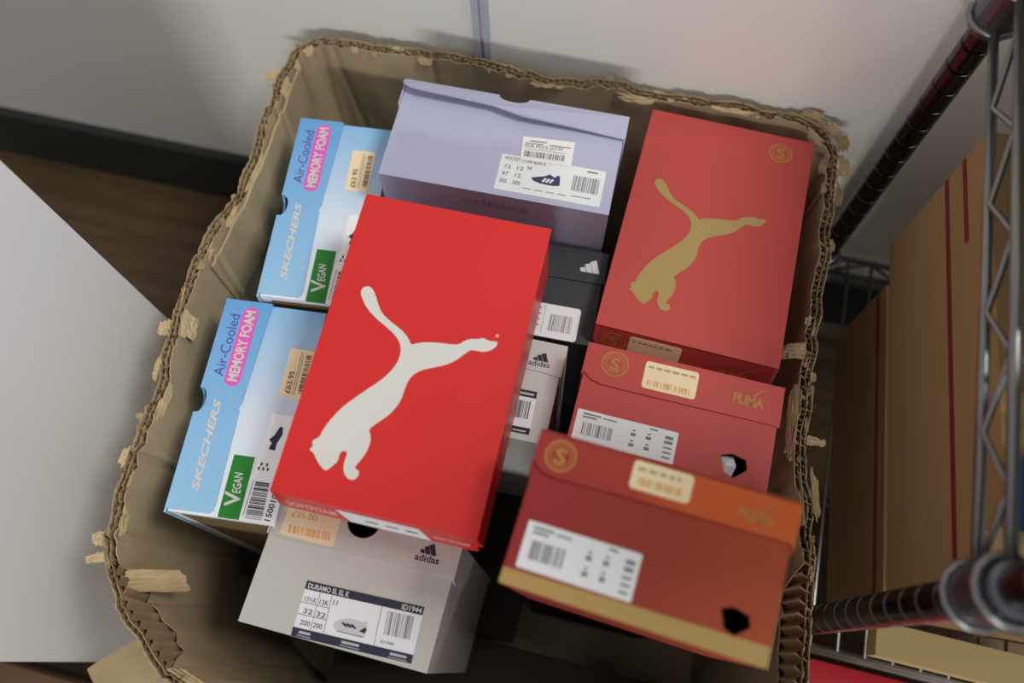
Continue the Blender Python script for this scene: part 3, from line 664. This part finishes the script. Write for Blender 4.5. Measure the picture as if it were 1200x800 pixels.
for a, b_ in (((-1.21, -1.4), (-.95, -4.35)), ((3.14, -1.2), (3.4, -4.2)), ((-3.6, -2.5), (-1.1, -2.42)), ((-3.55, -3.45), (-1.0, -3.36)), ((-2.25, -1.45), (-2.1, -4.4))): dash(mb, a, b_, .04, .035, fr)
put_text(mb, 'ID1944', (3.9, -3.93), (5.0, -3.89), .26, .035, fr); tag(mb.build('print', BLACK_INK, lb), kind='stuff')
mb = MB(); bars(mb, [(3.74, -1.4), (6.03, -1.3), (6.17, -3.1), (3.95, -3.25)], .035, fr, 43, 18); tag(mb.build('barcode', GREY_INK, lb), kind='stuff')
mb = MB(); mb.prism([(-.38, -3.4), (.06, -3.03), (.76, -2.75), (1.31, -2.72), (2.01, -2.8), (2.28, -2.58), (2.54, -3.23), (2.49, -3.75), (2.15, -3.89), (.15, -3.93), (-.24, -3.72)], .02, .035, fr); sp = mb.build('shoe_picture', mat('shoe_picture_grey', (196, 196, 200)), lb)
mb = MB()
for k in range(3): mb.add([fr(u + k * .38, v + k * .02, .05) for u, v in ((.25, -3.24), (.44, -3.14), (.9, -3.38), (.7, -3.46))], [(3, 2, 1, 0)])
mb.add([fr(u, v, .05) for u, v in ((1.9, -3.5), (2.3, -3.1), (2.5, -3.25), (2.4, -3.55))], [(3, 2, 1, 0)]); dash(mb, (.1, -3.95), (2.4, -3.9), .05, .05, fr); mb.build('shoe_stripes', NAVY_INK, lb)

# --- black box and pale grey box behind it, half under the red box
BK = mat('black_card', (52, 52, 56), 0.45)
W, L, T = 17.0, 27.6, 9.8
fl = [(-8.68, 2.2), (-8.0, 1.5), (-2, 1.4), (8.68, 1.55)]
r_, fr, ff, tp = shoebox('shoe_box', (-9.52, 32.85, -70.5), (1.88, .2, 0), W, L, T, (BK, BK, BK), 'end', flap=fl)
tag(r_, 'black shoe box with a white three-bar logo, half hidden beside the white cat box', 'shoe box', GROUP)
mb = MB(); adidas_bars(mb, 6.1, 8.1, 2.55, 4.0, E1, ff); mb.build('three_bar_logo', WHITE_INK, r_)
mb = MB(); mb.prism(rrect(-2.9, 7.05, -5.0 + .15, -1.4, .3), .004, .025, fr); lb = mb.build('label', STICKER, r_)
mb = MB(); bars(mb, [(4.25, -2.4), (6.49, -2.35), (6.49, -4.1), (4.22, -4.15)], .045, fr, 51, 18); tag(mb.build('barcode', GREY_INK, lb), kind='stuff')
mb = MB(); dash(mb, (3.6, -1.6), (3.62, -4.6), .04, .045, fr)
for k in range(4): dash(mb, (2.55, -2.0 - k * .6), (3.3, -2.0 - k * .6), .16, .045, fr)
tag(mb.build('print', GREY_INK, lb), kind='stuff')
GW = mat('grey_white_card', (196, 194, 190), 0.5)
W, L, T = 17.0, 27.6, 9.7
fl = [(-8.68, 2.4), (-8.0, 1.9), (-2, 1.85), (4.9, 1.9), (8.68, 1.7)]
r_, fr, ff, tp = shoebox('shoe_box', (-11.5, 22.7, -70.5), (.54, .14, 0), W, L, T, (GW, GW, GW), 'end', flap=fl)
tag(r_, 'pale grey shoe box with black label bars, standing below the black box', 'shoe box', GROUP)
mb = MB(); adidas_bars(mb, 5.7, 7.2, 2.85, 3.75, E1, ff); put_text(mb, 'adidas', (5.4, 2.3), (7.4, 2.35), .5, E1, ff, .01); mb.build('three_bar_logo', BLACK_INK, r_)
mb = MB(); mb.prism([(-3.2, -.25), (6.88, -.12), (6.95, -4.28), (-3.1, -4.4)], .003, .02, fr); lb = mb.build('label', STICKER, r_)
mb = MB(); mb.prism([(-3.2, -.35), (6.85, -.12), (6.86, -.78), (-3.2, -1.0)], .02, .035, fr); mb.build('title_bar', BLACK_INK, lb)
mb = MB(); mb.prism([(-3.1, -3.85), (6.95, -3.66), (6.96, -4.27), (-3.1, -4.45)], .02, .035, fr); mb.build('footer_bar', BLACK_INK, lb)
mb = MB(); bars(mb, [(4.6, -1.25), (6.55, -1.15), (6.6, -2.85), (4.7, -2.9)], .035, fr, 53, 16); tag(mb.build('barcode', BLACK_INK, lb), kind='stuff')
mb = MB(); dash(mb, (5.2, -.62), (6.6, -.58), .22, .05, fr); dash(mb, (5.4, -4.12), (6.6, -4.1), .14, .05, fr); tag(mb.build('bar_print', mat('pale_grey_ink', (180, 180, 190)), lb), kind='stuff')

# --- the boxes underneath that carry the pile
def flat_box(name, x0, x1, y0, y1, z0, z1, m_, label, lidh=3.2):
    root = empty(name, Matrix.Translation(Vector(((x0 + x1) / 2, (y0 + y1) / 2, z0)) * S)); w2, l2, h_ = (x1 - x0) / 2, (y1 - y0) / 2, z1 - z0
    mb = MB(); mb.box(-w2 + .2, w2 - .2, -l2 + .2, l2 - .2, 0, h_ - .2); mb.build('body', m_, root)
    mb = MB(); mb.box(-w2, w2, -l2, l2, h_ - .2, h_)
    mb.box(-w2, w2, -l2, -l2 + .18, h_ - lidh, h_ - .2); mb.box(-w2, w2, l2 - .18, l2, h_ - lidh, h_ - .2)
    mb.box(-w2, -w2 + .18, -l2 + .18, l2 - .18, h_ - lidh, h_ - .2); mb.box(w2 - .18, w2, -l2 + .18, l2 - .18, h_ - lidh, h_ - .2); mb.build('lid', m_, root)
    return tag(root, label, 'box', 'boxes underneath the pile')
BROWN = mat('plain_brown_card', (124, 100, 72), .8, var=.08, scale=10)
DRED = mat('dull_red_card', (140, 44, 42), .5)
zb = CAMZ
SHADE_DARK = mat('shade_dark_card', (46, 38, 30), .8)  # card darkened to stand in for shade at the carton's bottom
flat_box('brown_box', -36.0, -2.6, 1.5, 53.0, .75, zb - 98.4, SHADE_DARK, 'flat box darkened for shade at the bottom of the carton, under the white front box')
flat_box('shade_box', -22.5, 17.5, -7.6, 1.2, .75, zb - 100.5, SHADE_DARK, 'flat box added dark for shade along the front at the bottom of the carton')  # dark box added where the front of the carton lies in shade
flat_box('brown_box', 0.2, 17.0, 15.6, 54.5, .75, zb - 92.4, BROWN, 'plain brown box deep in the gap right of the lilac box')
flat_box('red_box', 0.4, 16.6, 29.8, 54.6, zb - 92.35, zb - 80.0, DRED, 'dull red box hidden under the red box with the gold cat')
flat_box('brown_box', -1.6, 13.4, 6.0, 15.2, .75, zb - 78.0, SHADE_DARK, 'box darkened for shade, standing under the orange-red box at the front')

# ------------------------------------------------------------------ wire shelving on the right
PX0, PX1, PY0, PY1 = 24.9, 114.9, 9.85, 55.0
CHROME = mat('chrome_wire', (150, 150, 148), 0.32, 0.9)
POST = mat('dark_chrome_post', (84, 82, 84), 0.24, 1.0)
BLACKP = mat('black_plastic', (30, 30, 32), 0.4)
shelf = empty('wire_shelving_unit', Matrix.Translation(Vector((PX0, PY0, 0)) * S))
tag(shelf, 'dark metal wire shelving unit with grooved posts right of the carton', 'shelving')
for x, y in ((0, 0), (0, PY1 - PY0), (PX1 - PX0, 0), (PX1 - PX0, PY1 - PY0)):
    prof = [(1.5, 0), (1.5, 1.2), (1.27, 1.3)]; z = 2.54
    while z < 150:
        prof += [(1.27, z - .18), (1.12, z - .12), (1.12, z + .12), (1.27, z + .18)]; z += 2.54
    prof += [(1.27, 152), (1.1, 152.4)]
    mb = MB(); mb.lathe(prof, x, y, 28); mb.build('post', POST, shelf)
UP, LOW = CAMZ - 46.9, CAMZ - 90.5
wx, wy = PX1 - PX0, PY1 - PY0
for zt in (UP, LOW):
    sh = bpy.data.objects.new('wire_shelf', None); col.objects.link(sh); sh.parent = shelf
    for z in (zt, zt - 3.7):
        for p, q in (((0, 1.2, z), (0, wy - 1.2, z)), ((wx, 1.2, z), (wx, wy - 1.2, z)), ((1.2, -1.3, z), (wx - 1.2, -1.3, z)), ((1.2, wy, z), (wx - 1.2, wy, z))):
            mb = MB(); mb.tube([p, q], .4); mb.build('edge_rod', CHROME, sh, smooth=True)
    def zig(pts):
        mb = MB(); mb.tube(pts, .26, 6); mb.build('zigzag_wire', CHROME, sh, smooth=True)
    for x in (0, wx): zig([(x, 1.6 + 4.3 * k, zt - .2 if k % 2 else zt - 3.5) for k in range(int((wy - 2.6) / 4.3) + 1)])
    for y in (-1.3, wy): zig([(1.6 + 4.3 * k, y, zt - .2 if k % 2 else zt - 3.5) for k in range(int((wx - 2.6) / 4.3) + 1)])
    for k in range(int((wx - 4.5) / 2.8)):
        mb = MB(); mb.tube([(3.0 + 2.8 * k, -1.3, zt + .3), (3.0 + 2.8 * k, wy, zt + .3)], .2, 6); mb.build('deck_wire', CHROME, sh, smooth=True)
    for y in (14, 30): mb = MB(); mb.tube([(0, y, zt - .1), (wx, y, zt - .1)], .3, 6); mb.build('cross_rod', CHROME, sh, smooth=True)
    for x, y in ((0, 0), (0, wy), (wx, 0), (wx, wy)):
        mb = MB(); mb.lathe([(1.3, zt - 4.6), (1.75, zt - 4.5), (1.8, zt - 3.9), (1.6, zt + .9), (1.3, zt + 1.0)], x, y, 24); mb.build('collar', mat('collar_chrome', (120, 122, 130), .3, .9), sh, smooth=False)
        for z in (zt, zt - 3.7):
            mb = MB(); mb.tube([(x + 1.95 * math.cos(a * .4488), y + 1.95 * math.sin(a * .4488), z) for a in range(14)], .3, 6, True); mb.build('collar_ring', CHROME, sh, smooth=True)

MAROON = mat('maroon_print', (132, 46, 58), .6)
def shelf_carton(x0, x1, y0, y1, z0, z1, stripes, label, m_=SHELF_CARTON, nm='storage_carton', yaw=0.0):
    w2, l2, h_ = (x1 - x0) / 2, (y1 - y0) / 2, z1 - z0
    piv = Vector((x0, y1, z0)); Rz = Matrix.Rotation(math.radians(yaw), 4, 'Z')
    root = empty(nm, Matrix.Translation((piv + Rz.to_3x3() @ Vector((w2, -l2, 0))) * S) @ Rz)
    mb = MB(); mb.box(-w2, w2, -l2, l2, 0, h_ - .3); mb.build('body', m_, root)
    mb = MB(); mb.box(-w2, -.1, -l2, l2, h_ - .3, h_); mb.build('top_flap', m_, root)
    mb = MB(); mb.box(.1, w2, -l2, l2, h_ - .3, h_); mb.build('top_flap', m_, root)
    for a, b, z, t in stripes:
        mb = MB(); mb.box(-w2 - .02, -w2 + .02, a - (y0 + y1) / 2, b - (y0 + y1) / 2, z - z0, z - z0 + t); mb.build('printed_stripe', MAROON, root)
    return tag(root, label, 'carton', 'cartons on the shelving')
z1 = LOW + .55
shelf_carton(27.2, 62, 12.5, 43.6, z1, CAMZ - 75.2, [(12.5, 43.6, CAMZ - 77.6, .8)], 'lower brown carton on the bottom shelf, under the maroon-striped carton', mat('shaded_carton_board', (150, 120, 80), .85, var=.06, scale=6), yaw=3.5)  # board colour darkened to imitate shade on the lower carton
shelf_carton(27.2, 58, 12.5, 48.2, CAMZ - 75.15, CAMZ - 55.6, [(12.5, 48.2, CAMZ - 63.1, .75), (40.0, 48.2, CAMZ - 59.9, .7)], 'brown carton with maroon printed stripes stacked behind the wire shelf edge', yaw=3.5)
shelf_carton(29.5, 38, 15.5, 20.5, CAMZ - 55.55, CAMZ - 52.5, [], 'small blue box on top of the maroon-striped carton', mat('blue_card', (36, 84, 150), .5), 'blue_box')
shelf_carton(27.8, 40, 12.6, 15.2, CAMZ - 55.55, CAMZ - 53.6, [], 'small cream box at the front edge of the maroon-striped carton', mat('cream_card', (226, 206, 160), .6), 'cream_box')
shelf_carton(33.5, 80, 8.9, 12.3, z1, z1 + 2.4, [], 'low tan cardboard tray along the front of the bottom shelf', mat('tan_card', (200, 176, 128), .75), 'cardboard_tray')
shelf_carton(27.4, 70, 9.2, 23.0, UP + .55, UP + 52, [], 'tall dark carton added on the upper shelf to shade the front boxes', mat('grey_brown_board', (96, 82, 58), .8, var=.06, scale=6))  # added this tall to block one lamp and shade the pile's front
shelf_carton(27.4, 66, 25.5, 53.5, UP + .55, UP + 11, [], 'olive carton on the upper shelf in the top right corner', mat('olive_board', (112, 104, 62), .8, var=.06, scale=6))
# red box on the floor in front of the shelving
root = empty('shoe_box', Matrix.Translation(Vector((43.5, -4.5, 0)) * S) @ Matrix.Rotation(math.radians(0), 4, 'Z'))
tag(root, 'red shoe box on the floor below the shelving post, with a cream sticker', 'shoe box')
mb = MB(); mb.box(-12.3, 12.3, -12.3, 12.3, 0, 14.3); mb.build('body', mat('bright_red_card', (206, 40, 48), .4), root)
mb = MB(); mb.box(-12.5, 12.5, -12.5, 12.5, 14.3, 14.6)
mb.box(-12.5, 12.5, -12.5, -12.3, 11, 14.3); mb.box(-12.5, 12.5, 12.3, 12.5, 11, 14.3); mb.box(-12.5, -12.3, -12.3, 12.3, 11, 14.3); mb.box(12.3, 12.5, -12.3, 12.3, 11, 14.3)
mb.build('lid', MATS['bright_red_card'], root)
tf = lambda u, v, n: (u, v, 14.6 + n)
mb = MB(); mb.prism(rrect(-11.0, -6.3, 7.0, 9.4, .3), .003, .03, tf); mb.build('price_sticker', CREAM, root)
mb = MB(); mb.prism(rrect(-5.2, 6.0, 5.0, 9.8, .3), .003, .03, tf); mb.build('label', STICKER, root)

# ------------------------------------------------------------------ white cabinet on the left
CX = -47.0
WM = mat('white_laminate', (226, 226, 228), .5, var=.01, scale=3)
cab = empty('white_cabinet', Matrix.Translation(Vector((CX - 19, 6.7, 0)) * S))
tag(cab, 'plain white cabinet standing left of the carton, its side panel facing it', 'cabinet')
mb = MB(); mb.box(17.2, 19, -18.1, 18.1, 0, 84); mb.build('side_panel', WM, cab)
mb = MB(); mb.box(-19, -17.2, -18.1, 18.1, 0, 84); mb.build('side_panel', WM, cab)
mb = MB(); mb.box(-17.2, 17.2, 17.2, 18.1, 4, 82.2); mb.build('back_panel', WM, cab)
mb = MB(); mb.box(-17.2, 17.2, -18.1, 18.1, 82.2, 84); mb.build('top_panel', WM, cab)
mb = MB(); mb.box(-17.2, 17.2, -18.1, 17.2, 4, 5.8); mb.build('bottom_panel', WM, cab)
mb = MB(); mb.box(-17.1, 17.1, -18.1, -16.5, 6, 82); dr = mb.build('door', WM, cab)
mb = MB(); mb.tube([(13.5, -18.1, 48), (13.5, -20, 48), (13.5, -20, 58), (13.5, -18.1, 58)], .4); mb.build('handle', CHROME, dr)
# printed box lying in front of the cabinet
root = empty('brown_shoe_box', Matrix.Translation(Vector((-63, -26.5, 0)) * S))
tag(root, 'dark brown box with lilac print on the floor in front of the white cabinet', 'box')
bm_ = mat('dark_brown_card', (92, 64, 44), .6)
mb = MB(); mb.box(-13, 13, -11, 11, 0, 9.6); mb.build('body', bm_, root)
mb = MB(); mb.box(-13.2, 13.2, -11.2, 11.2, 9.6, 9.9); mb.box(-13.2, 13.2, 11, 11.2, 6.5, 9.6); mb.box(-13.2, 13.2, -11.2, -11, 6.5, 9.6); mb.box(-13.2, -13, -11, 11, 6.5, 9.6); mb.box(13, 13.2, -11, 11, 6.5, 9.6); mb.build('lid', bm_, root)
mb = MB()
for u, v, a, b in ((-2, 9.2, 2.6, 1.3), (2.0, 8.4, 1.4, .8), (6.6, 9.0, 3.4, .9)):
    mb.prism([(u + a * .5 * math.cos(k * .7) * (1 + .25 * (k % 2)), v + b * .5 * math.sin(k * .7) * (1 + .3 * (k % 3))) for k in range(9)], .003, .02, lambda u, v, n: (u, v, 9.9 + n))
mb.build('lilac_print', mat('lilac_ink', (196, 170, 222), .5), root)
